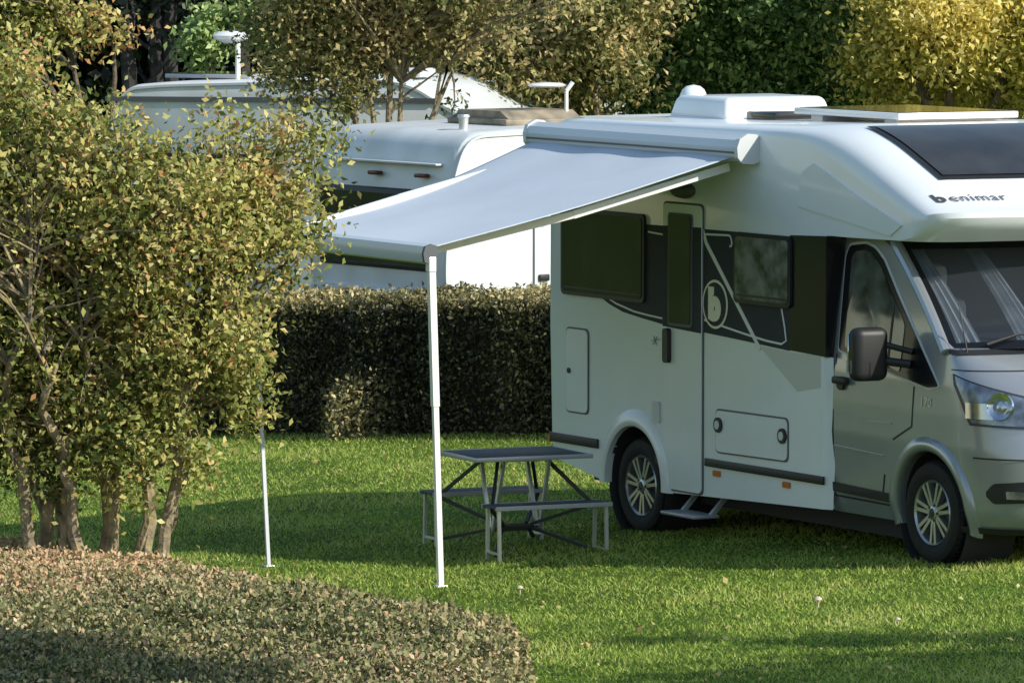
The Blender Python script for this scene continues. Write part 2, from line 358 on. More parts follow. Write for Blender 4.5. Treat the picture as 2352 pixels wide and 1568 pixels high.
px_tree('tree',1370,64.5,[(1340,130,110,.42),(1400,40,110,.52),(1220,110,95,.6),(1120,30,110,.62),(1350,-100,210,.5),(1270,180,60,.4),(980,30,100,.66),(860,0,110,.6),(1330,230,60,.4),(1180,190,50,.45),(1050,90,80,.6),(1420,180,60,.35),(740,30,90,.55),(1470,60,60,.4),(1480,-30,80,.5)],760,52,.13,.08,OLV,'brown green autumn tree behind the parked caravans',[(1380,40),(1250,60)],twigs=300,bark=BARKL,shell=.5)
px_tree('tree',1700,66,[(1540,110,95,.5),(1680,70,130,.6),(1830,90,105,.65),(1560,-60,150,.5),(1780,-80,190,.5),(1490,195,55,.45),(1900,180,80,.5),(1740,200,90,.45),(1600,200,75,.55),(1950,10,80,.55),(1450,140,45,.4),(1470,230,35,.35),(1990,200,40,.5),(1620,0,80,.6)],760,50,.12,.09,DGR,'dense dark green broadleaf tree behind the motorhome',[(1560,60),(1700,0),(1850,60)],twigs=100,shell=.55)
px_tree('tree',2180,64,[(2040,90,85,.42),(2160,60,115,.6),(2300,60,130,.5),(2100,-100,160,.5),(2330,-120,180,.6),(2040,200,65,.35),(2200,190,95,.5),(2360,190,100,.4),(2470,60,160,.5),(1960,130,38,.35),(1985,20,40,.4),(2240,120,70,.7)],780,50,.125,.08,YEL,'bright yellow autumn tree behind the motorhome roof',[(2080,60),(2200,0),(2350,60)],twigs=200,shell=.5)
px_tree('tree',480,67,[(470,95,50,.95,0),(500,60,35,.95,0),(600,30,60,.7,0)],60,46,.10,.10,DGR,'small light green tree beside the caravan roof',[(480,80)],twigs=20,r0=.05)
px_tree('tree',250,65.5,[(265,85,45,.78,0),(215,50,50,.7,0),(140,50,60,.62,0),(60,40,80,.48,0),(30,110,60,.48,0),(300,100,25,.85,0),(0,-60,150,.5,0)],170,46,.11,.085,AUT,'autumn tree with orange and green leaves',[(150,60),(60,40),(260,80)],twigs=50,r0=.07)
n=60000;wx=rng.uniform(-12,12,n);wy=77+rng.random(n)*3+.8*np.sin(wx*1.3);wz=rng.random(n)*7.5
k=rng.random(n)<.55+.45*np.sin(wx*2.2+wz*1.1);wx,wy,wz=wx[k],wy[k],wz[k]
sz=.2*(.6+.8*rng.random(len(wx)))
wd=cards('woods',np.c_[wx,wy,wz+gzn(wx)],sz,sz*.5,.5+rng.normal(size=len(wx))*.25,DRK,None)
tag(wd,'dense woodland with shade painted into dark leaves, closing the view behind the campsite','woods',kind='stuff')
mb=MB();mb.grid(lambda u,v:(-40+80*u,82+1.5*math.sin(u*40),-1+9.5*v+.6*math.sin(u*57)*v),80,4)  # added dark sheet, keeps sky from showing through the woods
bk=mb.build('backdrop',M('backdrop_dark',(.008,.013,.006),1,col2=(.003,.005,.003),scale=3,spec=0),None);tag(bk,'dark backing sheet added behind the trees against sky gaps','backdrop',kind='structure')
DBK=M('dark_bark',(.05,.045,.045),.9,var=.4,scale=12)
for px in (365,395,300,560):
    x,y,_=at(px,0,75);e=empty('tree',(x,y,gz(x)),label='bare dark tree trunk in front of the shaded woods',cat='tree',group='trunks at the edge of the woods')
    mb=MB();mb.tube([(0,0,-.1),(.05,0,1.5),(-.04,0,3),(.1,0,5.2)],[.13,.11,.09,.05],8)
    for q in range(7):
        a=random.uniform(0,6.28);z=1.8+q*.5;mb.tube([(0,0,z),(math.cos(a)*.5,math.sin(a)*.3,z+.35),(math.cos(a)*.9,math.sin(a)*.5,z+.9)],[.03,.02,.006],5)
    mb.build('trunk',DBK,e)
    nn=500;c=np.c_[rng.normal(size=nn)*.5,rng.normal(size=nn)*.4,4.2+rng.normal(size=nn)*.6]
    cards('crown',c,.16*np.ones(nn),.08*np.ones(nn),.5+rng.normal(size=nn)*.2,DRK,e)
def simple_tree(x,y,zc,r,label,nc=150,per=45):
    b=(x,y,gz(x));lb=[(x,y,zc,r,.5),(x-r*.6,y+.3,zc-.5,r*.7,.5),(x+.6*r,y-.5,zc,r*.8,.5),(x,y+.7*r,zc+.4,r*.7,.5),(x+.3,y-.7*r,zc+.3,r*.7,.5)]
    return tree('tree',b,[[(x,y,b[2]-.1),(x+.1,y,zc*.5),(x,y+.1,zc+.3)]],lb,nc,per,.24,.17,.10,OLV,label,r0=.12,twigs=60)
def columnar(x,y,z0,z1,r,label,nc=70):
    b=(x,y,gz(x));lb=[(x+random.uniform(-.1,.1),y+random.uniform(-.1,.1),z0+(z1-z0)*i/6,r*(1.15-.1*i),.5) for i in range(7)]
    return tree('tree',b,[[(x,y,b[2]-.1),(x+.05,y,z1*.5),(x,y+.05,z1)]],lb,nc,45,.13,.13,.08,DGR,label,r0=.07,twigs=50)
simple_tree(3.95,26.7,5.6,.7,'tall slim tree with a rounded olive crown',80)
simple_tree(8.5,29.5,4.6,1.0,'lawn tree with a loose olive crown',95,45)
columnar(8.2,32.0,1.0,5.6,.22,'slender columnar tree with narrow green crown')
columnar(8.6,31.1,1.2,5.0,.30,'columnar tree with narrow green crown')
# ------------------------------------------------------------ grass
n=340000;gy=30+24*rng.random(n)**1.15;gxx=rng.uniform(-1,1,n)*gy*.093
k=~(inpoly(gxx,gy,poly));gxx=gxx[k];gy=gy[k];n=len(gy)
pat=np.sin(gxx*1.9+np.sin(gy*1.1)*1.5)*np.sin(gy*2.3+gxx)+.5*np.sin(gxx*5.3+gy*3.1)*np.sin(gy*6.1-gxx*2)
h=.024*(.5+1.0*rng.random(n))*(1+.25*pat);wd_=.008+.006*rng.random(n)
an=rng.random(n)*6.283;b=np.c_[gxx,gy,gzn(gxx)-.004];sd=np.c_[np.cos(an),np.sin(an),np.zeros(n)]*wd_[:,None]*.5
ln=np.c_[rng.normal(size=n)*.7,rng.normal(size=n)*.7,np.ones(n)]*h[:,None]
V=np.empty((n,3,3));V[:,0]=b-sd;V[:,1]=b+sd;V[:,2]=b+ln
me=bpy.data.meshes.new('grass');me.vertices.add(3*n);me.vertices.foreach_set('co',V.reshape(-1));me.loops.add(3*n)
me.loops.foreach_set('vertex_index',np.arange(3*n,dtype=np.int32));me.polygons.add(n);me.polygons.foreach_set('loop_start',np.arange(0,3*n,3,dtype=np.int32));me.update(calc_edges=True)
a=me.attributes.new('tint','FLOAT','POINT');a.data.foreach_set('value',np.repeat(np.clip(.5+.16*pat+rng.normal(size=n)*.2,0,1),3).astype(np.float32))
me.materials.append(leafmat('grass_blades',[(0,(.11,.19,.03)),(.5,(.32,.45,.075)),(.85,(.58,.62,.15)),(1,(.70,.62,.30))],.35,.5,.3))
go=link(bpy.data.objects.new('grass',me));tag(go,'short mown green grass blades over the lawn','grass',kind='stuff')
n=620;fy=31+22*rng.random(n);fx=rng.uniform(-1,1,n)*fy*.09;k=~inpoly(fx,fy,poly);fx,fy=fx[k],fy[k]
sz=.045*(.4+.8*rng.random(len(fx)))
fl=cards('fallen_leaves',np.c_[fx,fy,gzn(fx)+.025],sz,sz*.8,.6+.38*rng.random(len(fx)),AUT,None,down=0,up=np.array([0,0,1.6]))
tag(fl,'dry brown and yellow leaves scattered on the lawn','leaves',kind='stuff')
MUSH=M('mushroom_skin',(.62,.52,.40),.6,var=.2,scale=40)
def mushroom(x,y,s):
    e=empty('mushroom',(x,y,gz(x)),label='small pale mushroom standing in the grass',cat='mushroom',group='mushrooms on the lawn')
    a=MB();a.tube([(0,0,0),(.004,0,.05*s),(0,0,.09*s)],[.012*s,.009*s,.01*s],10);a.build('stem',MUSH,e)
    a=MB();a.lathe([(0,.12*s),(.02*s,.118*s),(.038*s,.105*s),(.045*s,.085*s),(.02*s,.088*s),(0,.09*s)],lambda p,q,r:(p,q,r),16);a.build('cap',MUSH,e)
for p in((1.88,37.44,.6),(.05,39.3,.5),(2.3,36.3,.4)):mushroom(*p)
# ------------------------------------------------------------ MOTORHOME (local: x=L forward, y=W inwards, z up)
VAN=empty('motorhome',(.949,42.5,0),math.radians(28.6-90),'white and silver low-profile motorhome parked on the lawn with awning out','motorhome')
def ss(x): x=min(max(x,0),1);return math.sqrt(1-(1-x)**2)
def fwd(w): return min(w,2.3-w)
SIDE=[(1.8,2.85),(2.14,2.81),(2.64,2.64),(3.1,2.49),(3.49,2.37)];CEN=[(1.8,2.90),(2.35,2.92),(2.75,2.83),(3.2,2.655),(3.6,2.49),(3.86,2.38)]
def ip(q,P):
    L=P[0][0]+q*(P[-1][0]-P[0][0]);return float(np.interp(L,[a for a,b in P],[b for a,b in P]))
def sm(q,P): return sum(ip(min(max(q+d,0),1),P) for d in(-.08,-.04,0,.04,.08))/5
def nose(w): w=fwd(w);return 3.49+.16*ss(w/.3)+.2*ss(w/1.15)
def ztop(q,w):
    f_=fwd(w);g=ss(f_/.33);e=.05*(1-ss(f_/.06));return sm(q,SIDE)*(1-g)+sm(q,CEN)*g-e*.6
def roofp(q,w,off=0):
    return (1.8+q*(nose(w)-1.8)+off*.35,w,ztop(q,w)+off)
AC_=(-.17,.33);AR=.405
def station(w):
    f_=fwd(w);e=.035*(1-ss(f_/.05));g=ss(f_/.33);z8=ztop(0,w);zr=z8-.045*g;P=[]
    P+=[(-1.38+e,.42),(-1.41+e,.6),(-1.44+e,1.4),(-1.43+e,2.5),(-1.41+e,2.68),(-1.36+e,zr-.06),(-1.26+e,zr-.01),(-1.0,zr),(0,zr+.01*g)]
    for i in range(21):
        q=i/20;P.append((1.8+q*(nose(w)-1.8)-e*.5*q,ztop(q,w)))
    nz=nose(w)-e*.5;zt=ztop(1,w)
    P+=[(nz+.005,zt-.035),(nz-.02,zt-.08),(nz-.08,zt-.13),(nz-.2,2.2),(2.6,2.19),(2.36,2.19),(2.355-e,1.8),(2.345-e,1.3),(2.34-e,.8),(2.33-e,.37),(1.3,.34),(.34,.31)]
    for i in range(15):
        a=math.radians(-2+i*184/14);P.append((AC_[0]+AR*math.cos(a),AC_[1]+AR*math.sin(a)))
    P+=[(-.62,.31)]
    return P
Ws=[0,.008,.02,.04,.07,.12,.2,.33,.6,1.15];Ws=Ws+[2.3-w for w in Ws[::-1][1:]]
st=[station(w) for w in Ws];n=len(st[0]);b=MB();vs=[(l,w,z) for w,P in zip(Ws,st) for l,z in P]
fs=[(i*n+k,i*n+(k+1)%n,(i+1)*n+(k+1)%n,(i+1)*n+k) for i in range(len(Ws)-1) for k in range(n)]
fs+=[tuple(range(n)),tuple((len(Ws)-1)*n+k for k in range(n))[::-1]]
b.add(vs,fs);BODY=b.build('body',WHITE,VAN,ang=28)
SD=lambda a,c,t:(a,t,c)
def decal(name,poly,y,mat,parent=VAN,th=.003):
    return MB().prism(poly,SD,y,y+th).build(name,mat,parent,smooth=False)
decal('side_stripe',[(-.74,1.63),(-.55,1.565),(-.36,1.522),(-.1,1.495),(.19,1.47),(.72,1.45),(1.3,1.425),(1.9,1.395),(1.9,2.162),(-.1,2.15),(-.1,1.66)],-.003,BAND)
b=MB();b.prism([(1.902,1.40),(2.362,1.385),(2.362,2.185),(1.902,2.17)],SD,-.004,-.001)
b.box((2.357,-.004,1.385),(2.365,.25,2.185));b.build('black_panel',BLACK,VAN,smooth=False)
b=MB()
def fair(u,v):
    z=.37+1.01*v;k=.5+.5*math.cos(min(1,abs(v-.45)/.55)*math.pi)
    return (2.30+(.085+.03*k)*u,-.002+.045*(u**1.6),z)
b.grid(fair,10,12);b.build('body_fairing',WHITE,VAN,fix=False)
decal('beige_stripe',[(1.50,1.405),(2.0,1.13),(2.30,1.18),(2.30,1.39),(1.93,1.388)],-.0025,BEIGE)
WV=M('white_vinyl',(.75,.77,.78),.4)
for i,(pl,y) in enumerate([(strip([(.72,2.20),(.80,2.06),(1.52,1.38)],.034),-.0065),(strip(rpoly([(.74,2.12),(1.13,2.13),(1.15,2.05)],.05)[4:],.014),-.0072),
    (strip([(.78,1.535),(1.3,1.475),(1.60,1.445),(1.80,1.435),(1.86,1.46),(1.84,1.55),(1.80,1.67)],.014),-.0085),
    (strip([(-.66,1.635),(-.45,1.575),(-.2,1.535),(.0,1.52),(.2,1.51)],.012),-.0062),(strip([(.0,2.10),(.22,2.09)],.012),-.0062)]):
    decal('pinstripe',pl,y,WV)
def text_mesh(body,size,off=.0,space=1.0):
    cu=bpy.data.curves.new('t','FONT');cu.body=body;cu.size=size;cu.offset=off;cu.resolution_u=4;cu.space_character=space
    ob=bpy.data.objects.new('t',cu);COL.objects.link(ob);dg=bpy.context.evaluated_depsgraph_get();me=bpy.data.meshes.new_from_object(ob.evaluated_get(dg))
    bm=bmesh.new();bm.from_mesh(me);bmesh.ops.triangulate(bm,faces=bm.faces);bm.verts.index_update()
    v=[x.co.copy() for x in bm.verts];f=[[q.index for q in p.verts] for p in bm.faces];bm.free();bpy.data.objects.remove(ob);return v,f
circ=lambda cx,cz,r,n=36,ry=None:[(cx+r*math.cos(2*math.pi*i/n),cz+(ry or r)*math.sin(2*math.pi*i/n)) for i in range(n)]
b=MB();b.prism(circ(.925,1.65,.168),SD,-.009,-.0055,0);b.prism(circ(.925,1.65,.150),SD,-.011,-.009,1)
v,f=text_mesh('b',.31,.028);xa=(min(p.x for p in v)+max(p.x for p in v))/2;ya=(min(p.y for p in v)+max(p.y for p in v))/2
b.add([(.925+(p.x-xa)*.95,-.0125,1.65+(p.y-ya)*.88) for p in v],f,0)
b.build('emblem',[CREAM,BAND],VAN,smooth=False,fix=False)
v,f=text_mesh('x',.13,.0);b=MB();b.add([(.06+p.x+.2*p.y,-.004,1.32+p.y) for p in v],f)
b.prism(strip([(.04,1.345),(.17,1.362)],.006),SD,-.004,-.002)
b.build('script_mark',M('grey_vinyl',(.25,.27,.28),.5),VAN,smooth=False,fix=False)
LET=M('lettering_grey',(.08,.065,.065),.4);b=MB()
v,f=text_mesh('enimar',.125,.0,1.12);mx=max(p.x for p in v);v2,f2=text_mesh('b',.145,.004)
def ontext(w,h):return roofp(.905-h/1.95,w,.006)
m2=max(p.x for p in v2)
b.add([ontext(.115+p.x/m2*.068,p.y) for p in v2],f2);b.add([ontext(.200+p.x/mx*.40,p.y) for p in v],f)
b.build('lettering',LET,VAN,smooth=False,fix=False)
def window(a,b_,c,d,r=.05,pane=GLASS):
    fr=MB().prism(rect(a,b_,c,d,r),SD,-.022,0).build('window',BLKPL,VAN,smooth=False)
    MB().prism(rect(a+.028,b_-.028,c+.028,d-.028,r*.8),SD,-.027,-.0215).build('pane',pane,fr,smooth=False)
    MB().prism(rect(a+.05,b_-.05,c+.05,c+.062,.004),SD,-.029,-.0265).build('latch_rail',BLKPL,fr,smooth=False)
    return fr
window(-1.22,-.03,1.60,2.22);window(1.19,1.93,1.68,2.16,pane=GLASSC)
fr=MB().prism(rect(.215,.765,.325,2.325,.05),SD,-.008,0).build('entrance_door',SEAM,VAN,smooth=False)
b=MB();b.prism(rect(.228,.752,.338,2.312,.045),SD,-.016,-.008);b.build('door_panel',WHITE,fr,smooth=False)
b=MB();b.prism([(.228,1.46),(.752,1.44),(.752,2.165),(.228,2.155)],SD,-.0185,-.016);b.build('door_stripe',BAND,fr,smooth=False)
b=MB();b.prism(rect(.31,.64,1.47,2.25,.03),SD,-.026,-.0185,0);b.prism(rect(.33,.62,1.49,2.23,.025),SD,-.031,-.026,1);b.build('door_window',[SEAM,GLASS],fr,smooth=False)
b=MB();b.prism(rect(.275,.345,1.21,1.45,.035),SD,-.05,-.016);b.build('handle',BLKPL,fr)
def hatch(poly,seam=.012):
    h=MB().prism(rpoly(poly,.05),SD,-.006,0).build('service_hatch',SEAM,VAN,smooth=False)
    cx=sum(p[0] for p in poly)/4;cz=sum(p[1] for p in poly)/4
    pin=[(cx+(p[0]-cx)*(1-2*seam/abs(p[0]-cx)/2),cz+(p[1]-cz)*(1-2*seam/abs(p[1]-cz)/2)) for p in poly]
    MB().prism(rpoly(pin,.045),SD,-.012,-.006).build('panel',WHITE,h,smooth=False);return h
h=hatch([(-1.17,.76),(-.84,.76),(-.84,1.37),(-1.17,1.37)]);MB().prism(circ(-1.11,1.06,.02,14),SD,-.022,-.01).build('lock',BLKPL,h)
h=hatch([(.93,.635),(1.89,.645),(1.89,.945),(.93,.94)])
for cx,cz in((.985,.83),(1.83,.82)):
    MB().prism(circ(cx,cz,.052,20),SD,-.026,-.01).prism(circ(cx,cz,.03,16),SD,-.032,-.026,1).build('lock',[BLKPL,GREYPL],h)
MB().prism(rect(.07,.17,.78,.93,.015),SD,-.012,0).build('socket_cover',GREYPL,VAN)
MB().prism(circ(.16,.53,.04,18),SD,-.014,0).build('filler_cap',BLKPL,VAN)
for l in(.95,1.87):
    h=MB().prism(rect(l-.045,l+.045,.475,.515,.01),SD,-.014,0).build('marker_lamp',ORANGE,VAN,smooth=False)
MB().prism(rect(-1.42,-1.38,.53,.58,.01),SD,-.02,0).build('marker_lamp',ORANGE,VAN,smooth=False)
b=MB();b.box((-1.40,-.018,.535),(-.70,.0,.60),0,.004);b.build('rub_strip',BLKPL,VAN)
b=MB();b.box((.80,-.018,.535),(2.35,.0,.59),0,.004);b.build('rub_strip',BLKPL,VAN)
b=MB()
def flare(u,v):
    a=math.radians(-3+186*u);prof=[(.398,.03),(.398,-.03),(.42,-.042),(.46,-.036),(.50,-.012),(.515,0.002)]
    k=v*(len(prof)-1);i=min(int(k),len(prof)-2);t=k-i;r=prof[i][0]*(1-t)+prof[i+1][0]*t;w=prof[i][1]*(1-t)+prof[i+1][1]*t
    return (AC_[0]+r*math.cos(a),w,AC_[1]+r*math.sin(a)*1.02)
b.grid(flare,40,10);b.build('wheel_arch',WHITE,VAN,ang=50)
MB().lathe([(AR-.004,.01),(AR-.004,.45),(0,.45)],lambda p,q,a:(AC_[0]+p,a,AC_[1]+q),30).build('wheel_well',DARKIN,VAN)
def onroof(name,mb,mats,**k): return mb.build(name,mats,VAN,**k)
DZ=-.085
b=MB();b.box((-.82,.70,2.935+DZ),(-.12,1.5,3.10+DZ),0,.045,4,fn=lambda p:Vector((p.x*1.0+(.06 if p.x>-.3 else -.05)*(3.12+DZ-p.z)/.18,p.y+(.05 if p.y>1.1 else -.05)*(3.12+DZ-p.z)/.18,p.z)))
b.box((-.87,.66,2.925+DZ),(-.06,1.54,2.955+DZ),1,.01)
for i in range(5): b.box((-.05,.82+i*.14,2.958+DZ),(-.03,.90+i*.14,2.975+DZ),2)
onroof('air_conditioner',b,[WHITE,WHITE,SEAM])
b=MB();b.lathe([(0,3.075),(.05,3.065),(.08,3.04),(.10,2.995),(.105,2.84)],lambda p,q,r:(-1.10+p,1.0+q,r),24);onroof('satellite_dome',b,WHITE)
b=MB();b.box((.75,.72,2.93),(2.1,1.68,2.975),0,.008);b.box((.78,.75,2.973),(2.07,1.65,2.979),1);b.box((.85,.8,2.86),(1.0,1.6,2.935),0);b.box((1.8,.8,2.88),(1.95,1.6,2.935),0)
onroof('solar_panel',b,[ALUW,GLASS])
b=MB();b.box((.05,.75,2.85),(.45,1.4,2.93),0,.02);onroof('roof_vent',b,GLASS)
fr=MB().grid(lambda u,v:roofp(.30+.46*u,.28+1.74*v,.010),16,24).build('skylight',BLKPL,VAN,fix=False)
MB().grid(lambda u,v:roofp(.32+.42*u,.32+1.66*v,.017),16,24).build('pane',GLASS,fr,fix=False)
b=MB();b.prism([(2.0,2.37),(3.16,2.225),(3.30,2.30),(2.75,2.47),(2.2,2.66),(2.06,2.60)],SD,-.012,0);b.build('overcab_trim',WHITE,VAN,smooth=False)
b=MB();b.lathe([(0,-.05),(.09,-.045),(.13,-.02),(.14,0)],lambda p,q,a:(.48+p*1.2,a,2.41+q*.42),24);b.build('outside_lamp',SEAM,VAN)
b=MB();b.box((.44,-.16,.18),(.90,.05,.205),0,.01);b.beam((.48,.0,.195),(.48,.15,.35),.03,.03);b.beam((.86,.0,.195),(.86,.15,.35),.03,.03);b.build('step',ALUG,VAN)
b=MB();b.box((.3,.25,.22),(3.0,2.05,.42),0);b.box((-1.3,.3,.25),(-.75,2.0,.45),0);b.box((-.7,.5,.3),(.3,1.8,.6));b.build('underbody',DARKIN,VAN,smooth=False)
# ---- cab
LFt=[(.36,4.33),(.45,4.42),(.6,4.47),(.85,4.46),(.95,4.42),(1.2,4.34),(1.28,4.27),(1.36,4.12),(1.45,3.94),(1.53,3.76)]
WSt=[(.36,.17),(.5,.13),(.9,.11),(1.1,.115),(1.3,.125),(1.53,.15)]
Lf=lambda z:float(np.interp(z,*zip(*LFt)));Wsd=lambda z:float(np.interp(z,*zip(*WSt)))
EX=2/2.8
def cabP(t,z,off=0):
    if t>2:
        x,w,zz=cabP(4-t,z,off);return (x,2.3-w,zz)
    if t<=1: return (2.2+1.4*t,Wsd(z)-off,z)
    th=(t-1)*math.pi/2;c=max(math.cos(th),0);s_=math.sin(th)
    return (3.6+(Lf(z)-3.6+off)*s_**EX,1.15-(1.15-Wsd(z)+off)*c**EX,z)
def surfW(L,z):
    if L<=3.6:return Wsd(z)
    q=min((L-3.6)/(Lf(z)-3.6),1);s_=q**(1/EX);return 1.15-(1.15-Wsd(z))*math.sqrt(max(0,1-s_*s_))**EX
HUB=(3.44,.45)
ts=list(np.linspace(0,1,61))+list(np.linspace(1,2,31))[1:];ts=ts+[4-t for t in ts[::-1][1:]]
zs=list(np.linspace(.36,1.53,53));b=MB();nz=len(zs)
vs=[cabP(t,z) for t in ts for z in zs];fs=[]
for i in range(len(ts)-1):
    for j in range(nz-1):
        c=vs[i*nz+j];d=vs[(i+1)*nz+j+1];L=(c[0]+d[0])/2;Z=(c[2]+d[2])/2
        if math.hypot(L-HUB[0],Z-HUB[1])<.43 and min((c[1]+d[1])/2,2.3-(c[1]+d[1])/2)<.4: continue
        fs.append((i*nz+j,(i+1)*nz+j,(i+1)*nz+j+1,i*nz+j+1))
b.add(vs,fs)
tp=[i*nz+nz-1 for i in range(len(ts))];b.f.append(tuple(tp));b.m.append(0)
CAB=b.build('cab',SILVER,VAN,fix=False,ang=40);CAB.location=(.13,1.15-1.15*1.077,0);CAB.scale=(1,1.077,1)
b=MB()
def flare2(u,v):
    a=math.radians(-14+208*u);prof=[(.405,.06),(.405,-.008),(.42,-.022),(.45,-.026),(.485,-.014),(.50,.003)]
    k=v*(len(prof)-1);i=min(int(k),len(prof)-2);t=k-i;r=prof[i][0]*(1-t)+prof[i+1][0]*t;w=prof[i][1]*(1-t)+prof[i+1][1]*t
    L=HUB[0]+r*math.cos(a);z=HUB[1]+r*math.sin(a);return (L,surfW(L,max(z,.36))+w,z)
b.grid(flare2,44,10);b.build('wheel_arch',SILVER,CAB,ang=50)
MB().lathe([(.41,.15),(.42,.5),(0,.5)],lambda p,q,a:(HUB[0]+p,a,HUB[1]+q),30).build('wheel_well',DARKIN,CAB)
def upW(L,z):
    if z<1.5:return surfW(L,z)
    return .15+(z-1.5)/.7*.08
def surfdecal(name,poly,off,mat,parent=CAB,th=.004,smooth=False):
    fn=lambda a,c,t:(a,upW(a,c)-t,c)
    return MB().prism(poly,fn,off-th,off).build(name,mat,parent,smooth=smooth)
up=[(2.2,1.49),(2.2,2.19),(2.66,2.19),(2.82,2.13),(3.05,1.95),(3.38,1.70),(3.63,1.515),(3.63,1.49)]
for far in(0,1):
    fn=(lambda a,c,t:(a,upW(a,c)+t,c)) if not far else (lambda a,c,t:(a,2.3-upW(a,c)-t,c))
    b=MB().prism(up,fn,0,.04);b.build('door_frame',SILVER,CAB,smooth=False)
gl=rpoly([(2.30,1.44),(2.265,2.05),(2.30,2.125),(2.50,2.145),(2.61,2.12),(2.73,2.05),(2.94,1.84),(3.22,1.58),(3.55,1.28),(3.42,1.265),(3.0,1.33)],.03,3)
surfdecal('window_trim',rpoly([(2.285,1.425),(2.248,2.06),(2.29,2.142),(2.50,2.162),(2.62,2.137),(2.745,2.065),(2.955,1.855),(3.235,1.593),(3.57,1.275),(3.42,1.25),(3.0,1.315)],.03,3),.005,GREYPL)
gfr=surfdecal('side_window',gl,.010,BLACK)
gl2=rpoly([(2.38,1.46),(2.345,2.05),(2.38,2.09),(2.50,2.105),(2.60,2.085),(2.71,2.01),(2.91,1.81),(3.08,1.65),(3.08,1.34),(3.0,1.36)],.03,3)
SGL=M('side_glass',(.13,.14,.12),.06,spec=.9,scale=5,col2=(.02,.022,.02))
surfdecal('pane',gl2,.014,SGL,gfr)
surfdecal('pane_divider',strip([(2.93,1.36),(2.93,1.78)],.022),.017,BLKPL,gfr)
fnS=lambda o:(lambda a,c,t:(a,upW(a,c)-t,c))
for pl in(strip([(3.25,1.26),(3.24,1.0),(3.02,.90)],.012),strip([(2.9,.66),(2.86,.5)],.012),strip([(2.275,1.41),(2.27,.9),(2.27,.47)],.012),strip([(2.27,.47),(2.95,.46)],.012)):
    b=MB();b.prism(pl,fnS(0),-.002,.004);b.build('door_seam',BLKPL,CAB,smooth=False)
b=MB();b.prism(strip([(2.23,.53),(2.96,.51)],.06),fnS(0),-.002,.012);b.build('rub_strip',BLKPL,CAB,smooth=False)
for pl in(strip([(2.3,1.03),(2.7,.99),(3.0,1.0)],.014),strip([(2.28,.80),(2.9,.78)],.012)):
    b=MB();b.prism(pl,fnS(0),-.002,.006);b.build('body_crease',SILVER,CAB,smooth=False)
b=MB();b.box((2.30,.075,1.215),(2.47,.115,1.265),0,.015);b.prism(circ(2.37,1.22,.045,16),SD,.10,.13);b.build('door_handle',BLKPL,CAB)
v,f=text_mesh('170',.085,.001);b=MB();b.add([(3.33+p.x*1.1,upW(3.4,1.2)-.006,1.14+p.y) for p in v],f);b.build('lettering',ALU,CAB,smooth=False,fix=False)
def ws(u,v,off=0,ins=0):
    hw_b=1.0-ins;hw_t=.935-ins;w=(2*u-1);hw=hw_b*(1-v)+hw_t*v;W=1.15+w*hw;cr=1-(w*hw/1.0)**2
    Lb=3.60+.34*cr;Lt=2.84+.25*cr;vv=(ins*.9+v*(1-1.8*ins))
    return (Lb*(1-vv)+Lt*vv+off*.7+.03*math.sin(math.pi*vv),W,1.505+.67*vv+.04*cr*(1-vv)+off*.7)
b=MB()
N=24
for (u0,u1,v0,v1) in((0,1,0,.07),(0,1,.93,1),(0,.03,.07,.93),(.97,1,.07,.93)):
    b.grid(lambda u,v:ws(u0+(u1-u0)*u,v0+(v1-v0)*v,.004),N,6)
b.build('windscreen_frame',BLACK,CAB,fix=False)
b=MB();b.grid(lambda u,v:ws(.02+.96*u,.05+.9*v,0),N,10);b.build('windscreen',WSCREEN,CAB,fix=False)
for s_ in(0,1):
    b=MB();pts=[ws(s_,v,.0) for v in np.linspace(0,1,8)];b.tube([(p[0],p[1]+(.01 if s_ else -.01),p[2]) for p in pts],.036,8)
    b.build('pillar',SILVER,CAB)
b=MB();b.box((2.85,.25,1.46),(3.62,2.05,1.56),0,.03);b.box((2.41,.31,1.35),(2.44,2.0,2.18),1);b.build('dashboard',[DARKIN,GREYIN],CAB)
for cy in(.62,1.68):
    b=MB();b.box((2.5,cy-.24,1.2),(2.68,cy+.24,1.78),0,.06);b.box((2.5,cy-.13,1.80),(2.62,cy+.13,2.0),0,.05);b.build('seat',GREYPL,CAB)
for c0,c1 in((.015,.09),(.22,.28),(.60,.66),(.87,.98)):
    b=MB()
    def cf(u,v):
        x,y,z=ws(c0+(c1-c0)*u*(1+.35*(1-v)),.06+.86*v);k=.05+.022*math.sin(u*28);return (x-k-.04,y,z)
    b.grid(cf,28,8);b.build('curtain',CURT,CAB,fix=False)
b=MB()
b.tube([ws(.10,.02,.03),ws(.20,.10,.03),ws(.44,.08,.03)],[.012,.008,.006],6);b.build('wiper',BLKPL,CAB)
b=MB();b.tube([ws(.48,.02,.03),ws(.58,.12,.03),ws(.85,.09,.03)],[.012,.008,.006],6);b.build('wiper',BLKPL,CAB)
b=MB();b.grid(lambda u,v:cabP(1.05+1.9*u,1.495+.03*v,.012),24,2);b.build('scuttle',BLKPL,CAB,fix=False)
def spatch(t0,t1,f0,f1,off): return lambda u,v:(lambda t:cabP(t,f0(u)*(1-v)+f1(u)*v,off))(t0+(t1-t0)*u)
HLB=M('headlight_housing',(.50,.54,.60),.22,metal=.8,scale=11,col2=(.16,.18,.22))
